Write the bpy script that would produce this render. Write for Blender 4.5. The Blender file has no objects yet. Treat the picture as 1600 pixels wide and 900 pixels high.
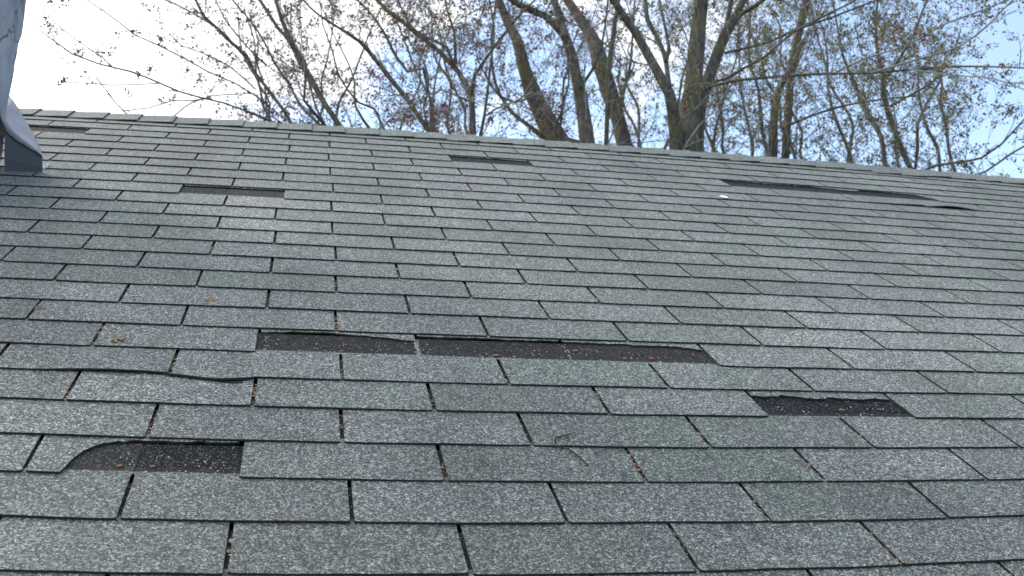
import bpy, math, random
import numpy as np
from mathutils import Vector, Matrix, noise as mnoise

random.seed(7)
scene = bpy.context.scene
COL = scene.collection
R_ = math.radians

# ------------------------------------------------------------------ roof frame and camera
TAB, EXP = 0.3048, 0.127                 # 12 inch tabs laid to a 5 inch exposure
PITCH = R_(30.0)
EAVE_Z = 2.75                            # height of course 0 above the ground
CP, SP = math.cos(PITCH), math.sin(PITCH)
def roof_to_world(x, s, n):              # along the ridge, up the slope, off the slope
    return Vector((x, s*CP - n*SP, EAVE_Z + s*SP + n*CP))
FPX = 1682.41                            # focal length in pixels of a 1600 wide picture
CAM_R = np.array([[0.98013584, -0.1721425, 0.09849212],
                  [0.04166711, -0.30679813, -0.95086211],
                  [0.19390098, 0.93607792, -0.29353117]])     # rows: right, down, forward
CAM_T = np.array([0.21514113, -3.9167817, 2.50163423])*TAB
cam_pos = roof_to_world(*CAM_T)
def dir_world(v):
    return Vector((v[0], v[1]*CP - v[2]*SP, v[1]*SP + v[2]*CP))
c_right, c_down, c_fwd = (dir_world(r) for r in CAM_R)
cam_data = bpy.data.cameras.new('camera')
cam = bpy.data.objects.new('camera', cam_data)
COL.objects.link(cam)
M = Matrix((c_right, -c_down, -c_fwd)).transposed().to_4x4()
M.translation = cam_pos
cam.matrix_world = M
cam_data.sensor_width = 36.0
cam_data.lens = 36.0*FPX/1600.0
cam_data.clip_start, cam_data.clip_end = 0.05, 3000.0
cam_data.dof.use_dof = True
cam_data.dof.focus_distance = 1.9
cam_data.dof.aperture_fstop = 12.0
scene.camera = cam

# ------------------------------------------------------------------ world, sun, exposure
SUN_EL, SUN_AZ = R_(42), R_(-52)         # azimuth from +Y, negative to the left
world = bpy.data.worlds.new('World')
scene.world = world
world.use_nodes = True
wn, wl = world.node_tree.nodes, world.node_tree.links
wn.clear()
def N(nodes, t, **kw):
    n = nodes.new(t)
    for k, v in kw.items():
        if k.startswith('i_'):
            n.inputs[k[2:]].default_value = v
        else:
            setattr(n, k, v)
    return n
sky = N(wn, 'ShaderNodeTexSky', sky_type='NISHITA', sun_disc=False)
sky.sun_elevation = SUN_EL
sky.sun_rotation = SUN_AZ
sky.altitude = 100
sky.air_density = 1.0
sky.dust_density = 0.8
sky.ozone_density = 1.0
bg_sky = N(wn, 'ShaderNodeBackground')
bg_sky.inputs['Strength'].default_value = 0.15
wl.new(sky.outputs[0], bg_sky.inputs[0])
bg_cl = N(wn, 'ShaderNodeBackground')
bg_cl.inputs['Color'].default_value = (1.0, 0.99, 0.985, 1)
bg_cl.inputs['Strength'].default_value = 0.92
tc = N(wn, 'ShaderNodeTexCoord')
nz = N(wn, 'ShaderNodeTexNoise')
nz.inputs['Scale'].default_value = 5.2
nz.inputs['Detail'].default_value = 7
nz.inputs['Roughness'].default_value = 0.55
nz.inputs['Distortion'].default_value = 0.3
mp = N(wn, 'ShaderNodeMapping')
mp.inputs['Location'].default_value = (3.1, 1.7, 0.4)
mp.inputs['Scale'].default_value = (1, 1, 1.9)
wl.new(tc.outputs['Generated'], mp.inputs['Vector'])
wl.new(mp.outputs[0], nz.inputs['Vector'])
dot = N(wn, 'ShaderNodeVectorMath', operation='DOT_PRODUCT')
dot.inputs[1].default_value = (-0.98, 0.16, 0.08)     # the cloud bank lies towards the sun
wl.new(tc.outputs['Generated'], dot.inputs[0])
mad = N(wn, 'ShaderNodeMath', operation='MULTIPLY_ADD')
mad.inputs[1].default_value = 0.56
wl.new(dot.outputs['Value'], mad.inputs[0])
wl.new(nz.outputs['Fac'], mad.inputs[2])
cr = N(wn, 'ShaderNodeMapRange', interpolation_type='SMOOTHSTEP')
cr.inputs['From Min'].default_value = 0.46
cr.inputs['From Max'].default_value = 0.66
cr.inputs['To Min'].default_value = 0.06
wl.new(mad.outputs[0], cr.inputs['Value'])
mixw = N(wn, 'ShaderNodeMixShader')
wl.new(cr.outputs[0], mixw.inputs[0])
wl.new(bg_sky.outputs[0], mixw.inputs[1])
wl.new(bg_cl.outputs[0], mixw.inputs[2])
wo = N(wn, 'ShaderNodeOutputWorld')
wl.new(mixw.outputs[0], wo.inputs[0])

sun_d = bpy.data.lights.new('sun', 'SUN')
sun_d.energy = 1.15
sun_d.angle = R_(12)
sun_d.color = (1.0, 0.97, 0.93)
sun = bpy.data.objects.new('sun', sun_d)
COL.objects.link(sun)
sdir = Vector((math.sin(SUN_AZ)*math.cos(SUN_EL), math.cos(SUN_AZ)*math.cos(SUN_EL), math.sin(SUN_EL)))
sun.rotation_euler = sdir.to_track_quat('Z', 'Y').to_euler()
vs = scene.view_settings
vs.view_transform, vs.look, vs.gamma, vs.exposure = 'Standard', 'None', 1.0, 1.15
vs.use_curve_mapping = False

# ------------------------------------------------------------------ helpers
def tag(o, label=None, cat=None, group=None, kind=None):
    for k, v in (('label', label), ('category', cat), ('group', group), ('kind', kind)):
        if v: o[k] = v
    return o
def empty(name, loc=(0, 0, 0)):
    o = bpy.data.objects.new(name, None)
    o.empty_display_size = 0.2
    o.location = loc
    COL.objects.link(o)
    return o
class MB:
    """collects vertices and faces (with a material slot each) into one mesh"""
    def __init__(s):
        s.v, s.f, s.m, s.a = [], [], [], []
    def vert(s, p, a=(0, 0, 0, 0)):
        s.v.append(tuple(p)); s.a.append(a); return len(s.v)-1
    def face(s, ids, m=0):
        s.f.append(tuple(ids)); s.m.append(m)
    def box(s, lo, hi, m=0, fn=None):
        ids = []
        for z in (0, 1):
            for x, y in ((0, 0), (1, 0), (1, 1), (0, 1)):
                p = (lo[0] if not x else hi[0], lo[1] if not y else hi[1], lo[2] if not z else hi[2])
                ids.append(s.vert(fn(*p) if fn else p))
        a = ids
        for q in ((0, 3, 2, 1), (4, 5, 6, 7), (0, 1, 5, 4), (1, 2, 6, 5), (2, 3, 7, 6), (3, 0, 4, 7)):
            s.face([a[i] for i in q], m)
    def tube(s, pts, rad, sides=6, m=0, a=(0, 0, 0, 0), rough=0.0, cap=True):
        rings = []
        n = len(pts)
        ref = Vector((0.31, 0.87, 0.12))
        for i, p in enumerate(pts):
            d = (pts[min(i+1, n-1)] - pts[max(i-1, 0)])
            if d.length < 1e-9: d = Vector((0, 0, 1))
            d.normalize()
            x = d.cross(ref)
            if x.length < 1e-3: x = d.cross(Vector((1, 0, 0)))
            x.normalize(); y = d.cross(x)
            r = rad[i]
            ring = []
            for k in range(sides):
                t = 2*math.pi*k/sides
                rr = r
                if rough:
                    q = p*3.0 + (x*math.cos(t)+y*math.sin(t))*1.3
                    rr = r*(1 + rough*mnoise.noise(q*2.2) + 0.5*rough*mnoise.noise(q*7))
                ring.append(s.vert(p + (x*math.cos(t)+y*math.sin(t))*rr, a))
            rings.append(ring)
        for i in range(n-1):
            for k in range(sides):
                k2 = (k+1) % sides
                s.face((rings[i][k], rings[i][k2], rings[i+1][k2], rings[i+1][k]), m)
        if cap:
            s.face(rings[-1], m); s.face(rings[0][::-1], m)
    def build(s, name, mats, parent=None, smooth=False, attr=None):
        me = bpy.data.meshes.new(name)
        me.from_pydata(s.v, [], s.f)
        for m in (mats if isinstance(mats, (list, tuple)) else [mats]):
            me.materials.append(m)
        if any(s.m):
            me.polygons.foreach_set('material_index', s.m)
        if smooth:
            me.polygons.foreach_set('use_smooth', [True]*len(s.f))
        if attr:
            at = me.attributes.new(attr, 'FLOAT_COLOR', 'POINT')
            at.data.foreach_set('color', np.array(s.a, dtype=np.float32).ravel())
        me.update()
        o = bpy.data.objects.new(name, me)
        COL.objects.link(o)
        if parent:
            o.parent = parent
            # children keep world coordinates in their meshes; the parents stand at the origin of their own copy
            o.matrix_parent_inverse = Matrix.Translation(-parent.location) if parent.parent is None else Matrix()
        return o

# ------------------------------------------------------------------ materials
def mat(name):
    m = bpy.data.materials.new(name)
    m.use_nodes = True
    nt = m.node_tree
    b = nt.nodes['Principled BSDF']
    return m, nt.nodes, nt.links, b
def mixc(nodes, links, fac, a, b, blend='MIX'):
    n = nodes.new('ShaderNodeMix')
    n.data_type = 'RGBA'; n.blend_type = blend
    for sock, v in ((n.inputs[0], fac), (n.inputs[6], a), (n.inputs[7], b)):
        if hasattr(v, 'is_output'): links.new(v, sock)
        elif isinstance(v, (int, float)): sock.default_value = v
        else: sock.default_value = (*v, 1)
    return n.outputs[2]
def ramp(nodes, links, src, stops):
    n = nodes.new('ShaderNodeValToRGB')
    el = n.color_ramp.elements
    while len(el) < len(stops): el.new(0.5)
    for e, (p, c) in zip(el, stops):
        e.position = p
        e.color = (*c, 1) if len(c) == 3 else c
    links.new(src, n.inputs[0])
    return n.outputs[0]
def maprange(nodes, links, src, a, b, c=0.0, d=1.0, smooth=True):
    n = nodes.new('ShaderNodeMapRange')
    if smooth: n.interpolation_type = 'SMOOTHSTEP'
    n.inputs['From Min'].default_value, n.inputs['From Max'].default_value = a, b
    n.inputs['To Min'].default_value, n.inputs['To Max'].default_value = c, d
    links.new(src, n.inputs['Value'])
    return n.outputs[0]
def math_(nodes, links, op, a, b=None):
    n = nodes.new('ShaderNodeMath'); n.operation = op
    for s, v in zip(n.inputs, (a, b)):
        if v is None: continue
        if hasattr(v, 'is_output'): links.new(v, s)
        else: s.default_value = v
    return n.outputs[0]

def shingle_material():
    m, n, l, b = mat('granule_shingle')
    geo = n.new('ShaderNodeNewGeometry')
    at = n.new('ShaderNodeAttribute'); at.attribute_name = 'wear'
    sep = n.new('ShaderNodeSeparateColor'); l.new(at.outputs['Color'], sep.inputs[0])
    tone, green, weather = sep.outputs[0], sep.outputs[1], sep.outputs[2]
    brown = at.outputs['Alpha']
    vo = n.new('ShaderNodeTexVoronoi'); vo.inputs['Scale'].default_value = 620
    l.new(geo.outputs['Position'], vo.inputs['Vector'])
    sc = n.new('ShaderNodeSeparateColor'); l.new(vo.outputs['Color'], sc.inputs[0])
    vo2 = n.new('ShaderNodeTexVoronoi'); vo2.inputs['Scale'].default_value = 350
    l.new(geo.outputs['Position'], vo2.inputs['Vector'])
    sc2 = n.new('ShaderNodeSeparateColor'); l.new(vo2.outputs['Color'], sc2.inputs[0])
    gr = math_(n, l, 'ADD', math_(n, l, 'MULTIPLY', sc.outputs[0], 0.48), math_(n, l, 'MULTIPLY', sc2.outputs[1], 0.52))
    gran = ramp(n, l, gr, [(0.10, (0.007, 0.014, 0.011)), (0.34, (0.050, 0.063, 0.053)), (0.52, (0.134, 0.144, 0.127)),
                           (0.70, (0.30, 0.31, 0.28)), (0.92, (0.68, 0.69, 0.64))])
    # slow stains over the whole roof
    big = n.new('ShaderNodeTexNoise'); big.inputs['Scale'].default_value = 2.3; big.inputs['Detail'].default_value = 5
    l.new(geo.outputs['Position'], big.inputs['Vector'])
    mid = n.new('ShaderNodeTexNoise'); mid.inputs['Scale'].default_value = 8; mid.inputs['Detail'].default_value = 4
    l.new(geo.outputs['Position'], mid.inputs['Vector'])
    gfac = math_(n, l, 'ADD', math_(n, l, 'MULTIPLY', green, 1.0),
                 math_(n, l, 'MULTIPLY', math_(n, l, 'SUBTRACT', mid.outputs['Fac'], 0.5), 1.6))
    gfac = maprange(n, l, gfac, 0.0, 1.0)
    col = mixc(n, l, gfac, (1.01, 0.97, 1.01), (0.82, 0.90, 0.82))
    c1 = mixc(n, l, 1.0, gran, col, 'MULTIPLY')
    # fine dark soiling where granules have thinned out
    vo3 = n.new('ShaderNodeTexNoise'); vo3.inputs['Scale'].default_value = 120; vo3.inputs['Detail'].default_value = 3
    l.new(geo.outputs['Position'], vo3.inputs['Vector'])
    soil = maprange(n, l, vo3.outputs['Fac'], 0.35, 0.65, 0.78, 1.12)
    hsv = n.new('ShaderNodeHueSaturation')
    l.new(c1, hsv.inputs['Color'])
    val = math_(n, l, 'MULTIPLY', tone, soil)
    val = math_(n, l, 'MULTIPLY', val, maprange(n, l, big.outputs['Fac'], 0.3, 0.7, 0.90, 1.08))
    mps = n.new('ShaderNodeMapping'); mps.inputs['Rotation'].default_value = (-PITCH, 0, 0)
    mps.inputs['Scale'].default_value = (4.2, 0.55, 0.55)
    l.new(geo.outputs['Position'], mps.inputs['Vector'])
    stn = n.new('ShaderNodeTexNoise'); stn.inputs['Scale'].default_value = 1.0; stn.inputs['Detail'].default_value = 5
    l.new(mps.outputs[0], stn.inputs['Vector'])
    val = math_(n, l, 'MULTIPLY', val, maprange(n, l, stn.outputs['Fac'], 0.34, 0.62, 0.86, 1.06))
    bald = n.new('ShaderNodeTexNoise'); bald.inputs['Scale'].default_value = 24; bald.inputs['Detail'].default_value = 6; bald.inputs['Roughness'].default_value = 0.7
    l.new(geo.outputs['Position'], bald.inputs['Vector'])
    val = math_(n, l, 'MULTIPLY', val, maprange(n, l, bald.outputs['Fac'], 0.28, 0.48, 0.70, 1.03))
    l.new(val, hsv.inputs['Value'])
    top = hsv.outputs[0]
    # unweathered upper part, still dark and brown, with a few loose granules on it
    spk = maprange(n, l, gr, 0.70, 0.82)
    under = mixc(n, l, brown, (0.0045, 0.0055, 0.0065), (0.024, 0.0225, 0.0195))
    under = mixc(n, l, math_(n, l, 'MULTIPLY', spk, 0.32), under, (0.42, 0.42, 0.41))
    dust = maprange(n, l, weather, 0.30, 0.0)          # dirt line just above the weathered part
    wj = math_(n, l, 'ADD', weather, math_(n, l, 'MULTIPLY', math_(n, l, 'SUBTRACT', vo3.outputs['Fac'], 0.5), 0.05))
    under = mixc(n, l, math_(n, l, 'MULTIPLY', maprange(n, l, wj, 0.30, 0.14), 0.55), under, (0.040, 0.036, 0.031))
    hide = maprange(n, l, wj, 0.10, 0.135)             # 'weather' counts courses above the row's own exposure
    fin = mixc(n, l, hide, top, under)
    l.new(fin, b.inputs['Base Color'])
    b.inputs['Roughness'].default_value = 0.74
    l.new(maprange(n, l, hide, 0, 1, 0.75, 0.12), b.inputs['Specular IOR Level'])
    bp = n.new('ShaderNodeBump'); bp.inputs['Strength'].default_value = 0.7; bp.inputs['Distance'].default_value = 0.0012
    l.new(gr, bp.inputs['Height']); l.new(bp.outputs[0], b.inputs['Normal'])
    return m
def noisy(name, c1, c2, scale, rough=0.8, bump=0.3, dist=0.004, detail=6, metallic=0.0, obj=False):
    m, n, l, b = mat(name)
    geo = n.new('ShaderNodeNewGeometry')
    t = n.new('ShaderNodeTexNoise'); t.inputs['Scale'].default_value = scale; t.inputs['Detail'].default_value = detail
    l.new(geo.outputs['Position'], t.inputs['Vector'])
    l.new(ramp(n, l, t.outputs['Fac'], [(0.3, c1), (0.7, c2)]), b.inputs['Base Color'])
    b.inputs['Roughness'].default_value = rough
    b.inputs['Metallic'].default_value = metallic
    bp = n.new('ShaderNodeBump'); bp.inputs['Strength'].default_value = bump; bp.inputs['Distance'].default_value = dist
    l.new(t.outputs['Fac'], bp.inputs['Height']); l.new(bp.outputs[0], b.inputs['Normal'])
    return m
M_SH = shingle_material()
M_EDGE = noisy('asphalt_edge', (0.008, 0.012, 0.012), (0.022, 0.028, 0.027), 300, 0.9, 0.2, 0.001)
M_DECK = noisy('roof_felt', (0.02, 0.02, 0.02), (0.04, 0.038, 0.035), 30, 0.9)
M_SIDING = noisy('painted_siding', (0.60, 0.60, 0.57), (0.68, 0.67, 0.64), 4, 0.6, 0.1)
M_GRASS = noisy('lawn', (0.04, 0.07, 0.02), (0.09, 0.11, 0.04), 1.7, 0.95, 0.6, 0.05)
M_METAL = noisy('painted_flashing', (0.20, 0.20, 0.225), (0.29, 0.29, 0.315), 14, 0.42, 0.10, 0.003, 5)
M_METAL_SHADED = noisy('shaded_flashing', (0.07, 0.075, 0.085), (0.10, 0.105, 0.12), 9, 0.55, 0.12, 0.003, 5)  # darker than the hood: the apron's shade is put into its colour
def stucco_material():
    m, n, l, b = mat('chimney_render')
    geo = n.new('ShaderNodeNewGeometry')
    t = n.new('ShaderNodeTexNoise'); t.inputs['Scale'].default_value = 9; t.inputs['Detail'].default_value = 7
    l.new(geo.outputs['Position'], t.inputs['Vector'])
    base = ramp(n, l, t.outputs['Fac'], [(0.3, (0.20, 0.20, 0.225)), (0.5, (0.32, 0.32, 0.35)), (0.75, (0.42, 0.42, 0.45))])
    w = n.new('ShaderNodeTexVoronoi'); w.feature = 'DISTANCE_TO_EDGE'; w.inputs['Scale'].default_value = 4.2
    nn = n.new('ShaderNodeTexNoise'); nn.inputs['Scale'].default_value = 8; nn.inputs['Detail'].default_value = 4
    l.new(geo.outputs['Position'], nn.inputs['Vector'])
    mx = mixc(n, l, 0.22, geo.outputs['Position'], nn.outputs['Color'])
    l.new(mx, w.inputs['Vector'])
    crack = maprange(n, l, w.outputs['Distance'], 0.004, 0.022)
    col = mixc(n, l, crack, (0.15, 0.15, 0.165), base)
    l.new(col, b.inputs['Base Color'])
    b.inputs['Roughness'].default_value = 0.9
    f = n.new('ShaderNodeTexNoise'); f.inputs['Scale'].default_value = 60; f.inputs['Detail'].default_value = 5
    l.new(geo.outputs['Position'], f.inputs['Vector'])
    h = math_(n, l, 'ADD', math_(n, l, 'MULTIPLY', f.outputs['Fac'], 0.6), math_(n, l, 'MULTIPLY', crack, 0.8))
    bp = n.new('ShaderNodeBump'); bp.inputs['Strength'].default_value = 0.6; bp.inputs['Distance'].default_value = 0.008
    l.new(h, bp.inputs['Height']); l.new(bp.outputs[0], b.inputs['Normal'])
    return m
M_STUCCO = stucco_material()
def bark_material():
    m, n, l, b = mat('bark')
    geo = n.new('ShaderNodeNewGeometry')
    mpn = n.new('ShaderNodeMapping'); mpn.inputs['Scale'].default_value = (1, 1, 0.22)
    l.new(geo.outputs['Position'], mpn.inputs['Vector'])
    t = n.new('ShaderNodeTexNoise'); t.inputs['Scale'].default_value = 38; t.inputs['Detail'].default_value = 6
    l.new(mpn.outputs[0], t.inputs['Vector'])
    base = ramp(n, l, t.outputs['Fac'], [(0.3, (0.035, 0.033, 0.029)), (0.55, (0.095, 0.088, 0.078)), (0.75, (0.19, 0.178, 0.16))])
    g = n.new('ShaderNodeTexNoise'); g.inputs['Scale'].default_value = 3.5; g.inputs['Detail'].default_value = 4
    l.new(geo.outputs['Position'], g.inputs['Vector'])
    col = mixc(n, l, maprange(n, l, g.outputs['Fac'], 0.48, 0.68, 0, 0.7), base, (0.12, 0.125, 0.045))
    l.new(col, b.inputs['Base Color'])
    b.inputs['Roughness'].default_value = 0.9
    bp = n.new('ShaderNodeBump'); bp.inputs['Strength'].default_value = 0.8; bp.inputs['Distance'].default_value = 0.015
    l.new(t.outputs['Fac'], bp.inputs['Height']); l.new(bp.outputs[0], b.inputs['Normal'])
    return m
M_BARK = bark_material()
M_TWIG = noisy('twig_bark', (0.14, 0.15, 0.15), (0.29, 0.30, 0.30), 12, 0.8, 0.1)
def leaf_material():
    m, n, l, b = mat('bud_and_leaf')
    at = n.new('ShaderNodeAttribute'); at.attribute_name = 'tint'
    l.new(at.outputs['Color'], b.inputs['Base Color'])
    b.inputs['Roughness'].default_value = 0.6
    tr = n.new('ShaderNodeBsdfTranslucent'); l.new(at.outputs['Color'], tr.inputs[0])
    mx = n.new('ShaderNodeMixShader'); mx.inputs[0].default_value = 0.3
    out = n['Material Output']
    l.new(b.outputs[0], mx.inputs[1]); l.new(tr.outputs[0], mx.inputs[2]); l.new(mx.outputs[0], out.inputs[0])
    return m
M_LEAF = leaf_material()

# ------------------------------------------------------------------ the lie of the old roof (its slow sags)
K1 = -0.13835108
LAY_R = None
def _rot(w):
    w = np.array(w); th = np.linalg.norm(w); k = w/th
    K = np.array([[0, -k[2], k[1]], [k[2], 0, -k[0]], [-k[1], k[0], 0]])
    return np.eye(3) + np.sin(th)*K + (1-np.cos(th))*K@K
LAY_R = _rot([0.30436513, -0.1846798, 0.07153364]) @ np.array([[1, 0, 0], [0, 0, -1], [0, 1, 0]], float)
LAY_T = np.array([0.24648971, -3.83971245, 2.45491945])
LAY_F = 1691.71
def _lie(u, k):
    """how far the old deck has crept sideways and sagged at tab u, course k (surveyed)"""
    c = LAY_R @ (np.array([u, k*EXP/TAB, 0.0]) - LAY_T)
    x, y = c[0]/c[2], c[1]/c[2]
    d = (1 + K1*(x*x+y*y))*LAY_F/FPX
    w = CAM_R.T @ np.array([x*d, y*d, 1.0])
    t = CAM_T/TAB
    s = (k*EXP/TAB - t[1])/w[1]
    return t[0] + s*w[0] - u, (t[2] + s*w[2])*TAB
GU = np.linspace(-3.6, 12.0, 40); GK = np.linspace(-0.6, 27.0, 36)
LIE = np.array([[_lie(u, k) for k in GK] for u in GU])
def lie(u, k):
    uu = min(max((u-GU[0])/(GU[1]-GU[0]), 0), len(GU)-1.001)
    kk = min(max((k-GK[0])/(GK[1]-GK[0]), 0), len(GK)-1.001)
    i, j = int(uu), int(kk); a, b = uu-i, kk-j
    q = LIE[i, j]*(1-a)*(1-b) + LIE[i+1, j]*a*(1-b) + LIE[i, j+1]*(1-a)*b + LIE[i+1, j+1]*a*b
    return q
def S(u, k, z=0.0):
    du, h = lie(u, k)
    return roof_to_world((u+du)*TAB, k*EXP, h+z)
RIDGE = 26.8

# ------------------------------------------------------------------ ground
g = MB()
n_ = 24
for i in range(n_+1):
    for j in range(n_+1):
        x, y = -600 + 1200*i/n_, -600 + 1200*j/n_
        g.vert((x, y, 0.0))
for i in range(n_):
    for j in range(n_):
        a = i*(n_+1)+j
        g.face((a, a+n_+1, a+n_+2, a+1))
tag(g.build('ground', M_GRASS), kind='structure')

# ------------------------------------------------------------------ house: deck, walls
U0, U1 = -7.0, 16.0
house = tag(empty('house', (roof_to_world(0, 0, 0).x, 3.0, 0)),
            'house roof of weathered grey green shingles with torn-off tabs, seen from its eave', 'house')
dk = MB()
us = np.linspace(U0, U1, 47); ks = np.linspace(-2.6, RIDGE, 30)
gi = [[dk.vert(S(u, k, -0.016)) for k in ks] for u in us]
for i in range(len(us)-1):
    for j in range(len(ks)-1):
        dk.face((gi[i][j], gi[i+1][j], gi[i+1][j+1], gi[i][j+1]))
back_y = S(0, RIDGE).y*2 + 0.3
bk = [dk.vert((S(u, 0).x, back_y, EAVE_Z-0.16)) for u in us]
for i in range(len(us)-1):
    dk.face((gi[i][-1], gi[i+1][-1], bk[i+1], bk[i]))
roof = dk.build('roof', M_DECK, house)
wl_ = MB()
x0, x1 = S(U0, 0).x+0.25, S(U1, 0).x-0.25
wl_.box((x0, 0.1, 0.0), (x1, back_y-0.4, EAVE_Z-0.16))
wl_.build('wall', M_SIDING, house)

# ------------------------------------------------------------------ shingles
T = 0.0040                                # height of a butt edge
def rnd(*k):                              # repeatable value in 0..1 for any key
    return (mnoise.cell_vector(Vector((k[0]*1.37+11.3, (k[1] if len(k) > 1 else 0)*2.11+5.7, (k[2] if len(k) > 2 else 0)*3.3+1.9)))[0])
def course_shift(k):
    return (rnd(k, 0.3, 7)-0.5)*0.03
def joint(k, u):
    return u + course_shift(k) + (rnd(k, u, 3)-0.5)*0.022
TONE = {  # tabs whose weathering stands out: (course, left joint): (tone, green)
    (4, -1): (1.22, 0.25), (8, 4): (1.12, 0.12), (7, 4.5): (1.0, .5), (2, 2): (0.95, 0.95), (2, 3): (1.13, 0.1),
    (2, 1): (0.95, 0.75), (5, 1.5): (1.0, 0.9), (7, 2.5): (1.02, 0.8), (7, 3.5): (1.13, 0.08), (9, 3.5): (1.12, 0.1),
    (1, .5): (1.08, 0.2), (1, 1.5): (1.05, 0.25), (3, .5): (1.06, 0.3), (4, 2): (1.07, 0.25), (5, 3.5): (1.03, 0.35),
    (6, 3): (1.05, 0.3), (6, 4): (1.10, 0.15), (6, 5): (0.98, .75), (9, 2.5): (0.95, 0.95), (8, 2): (1.06, .3), (10, 3): (0.95, .9),
    (1, -1.5): (0.88, .6), (0, 0): (0.98, .6), (0, 1): (0.98, .6), (0, -1): (0.98, .5), (1, -.5): (0.98, .5), (1, 2.5): (0.92, .8), (3, 2.5): (0.96, .7),
    (15, .5): (1.12, .1), (15, -.5): (1.14, .1), (15, 1.5): (1.1, .15), (8, -2): (1.1, .2), (8, -1): (1.04, .3), (9, -.5): (.95, .85), (9, -1.5): (.95, .8),
    (2, -1): (1.02, .4), (2, 0): (1.0, .5), (5, .5): (1.04, .4), (5, -.5): (1.04, .35), (1, 3.5): (1.0, .4), (2, 4): (0.98, .5),
}
def wear(k, u):
    t, g = wear0(k, u)
    g = .5 + (g-.5)*.7
    return t*(1 - 0.22*max(0, min(1, (6-k)/6.0))), g      # the courses darken towards the eave
def wear0(k, u):
    if (k, u) in TONE: return TONE[(k, u)]
    n1 = mnoise.noise(Vector((u*0.23, k*0.19, 3.3)))
    tone = 1.0 + 0.17*(rnd(k, u, 9)-0.5) + 0.05*n1 + 0.05*(rnd(k, round(u/3.0), 2)-.5)
    green = 0.5 + 0.5*(rnd(k, u, 5)-0.5) + 0.4*n1
    return tone, min(max(green, 0), 1)
# torn tabs: where the break runs, as (distance along the tab, height in courses)
TORN = {
    (6, 0): [(0, .90), (.13, .92), (.25, .99), (.44, 1.0), (.5, .95), (.62, .91), (.75, .86), (.88, .80), (1, .71)],
    (6, 1): [(0, .97), (.12, .96), (.25, .97), (.36, .985), (.5, .97), (.62, .94), (.7, .92), (.8, .97), (1, .955)],
    (6, 2): [(0, .955), (.15, .92), (.3, .90), (.45, .91), (.58, .86), (.7, .89), (.82, .86), (1, .74)],
    (4, 3): [(0, .80), (.12, .77), (.25, .81), (.38, .73), (.48, .71), (.58, .76), (.68, .74), (.8, .71), (.9, .76), (1, .72)],
    (2, -1): [(.12, 0.0), (.165, 0.0), (.2, .4), (.235, .6), (.31, .79), (.38, .87), (.52, .93), (.75, .935), (1, .93)],
    (16, -1): [(0, .93), (.4, .97), (1, .95)],
    (16, 0): [], (22, 2): [(0, .93), (.3, .90), (.6, .93), (.8, .88), (1, .83)],
    (21, 5.5): [(0, .95), (.3, .97), (.6, .9), (1, .97)], (21, 6.5): [(0, .93), (.2, .98), (.55, .8), (.7, .72), (.9, .74), (1, .97)],
    (21, 7.5): [(0, .98), (.3, .98), (.6, .94), (.85, .86), (.95, .45), (1, .2)],
    (23, -3.5): [(0, .95), (.5, .97), (1, .93)],
}
del TORN[(16, 0)]
def lift(k, u, a, b):                      # curled butts, in metres
    f = max(0.0, 1-b)
    if (k, u) == (5, -1.5):
        return 0.0045*f*max(0, math.sin(math.pi*min(1, max(0, (a-.25)/.9))))
    if (k, u) == (20, 8):
        return 0.009*f*max(0, math.sin(math.pi*min(1, a/.82)))**1.3
    if (k, u) == (20, 7):
        return 0.004*f*a
    return 0.0
LIFTED = {(5, -1.5): 'shingle tab curled up along its lower edge', (20, 8): 'shingle tab lifted off the roof in the middle'}
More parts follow.
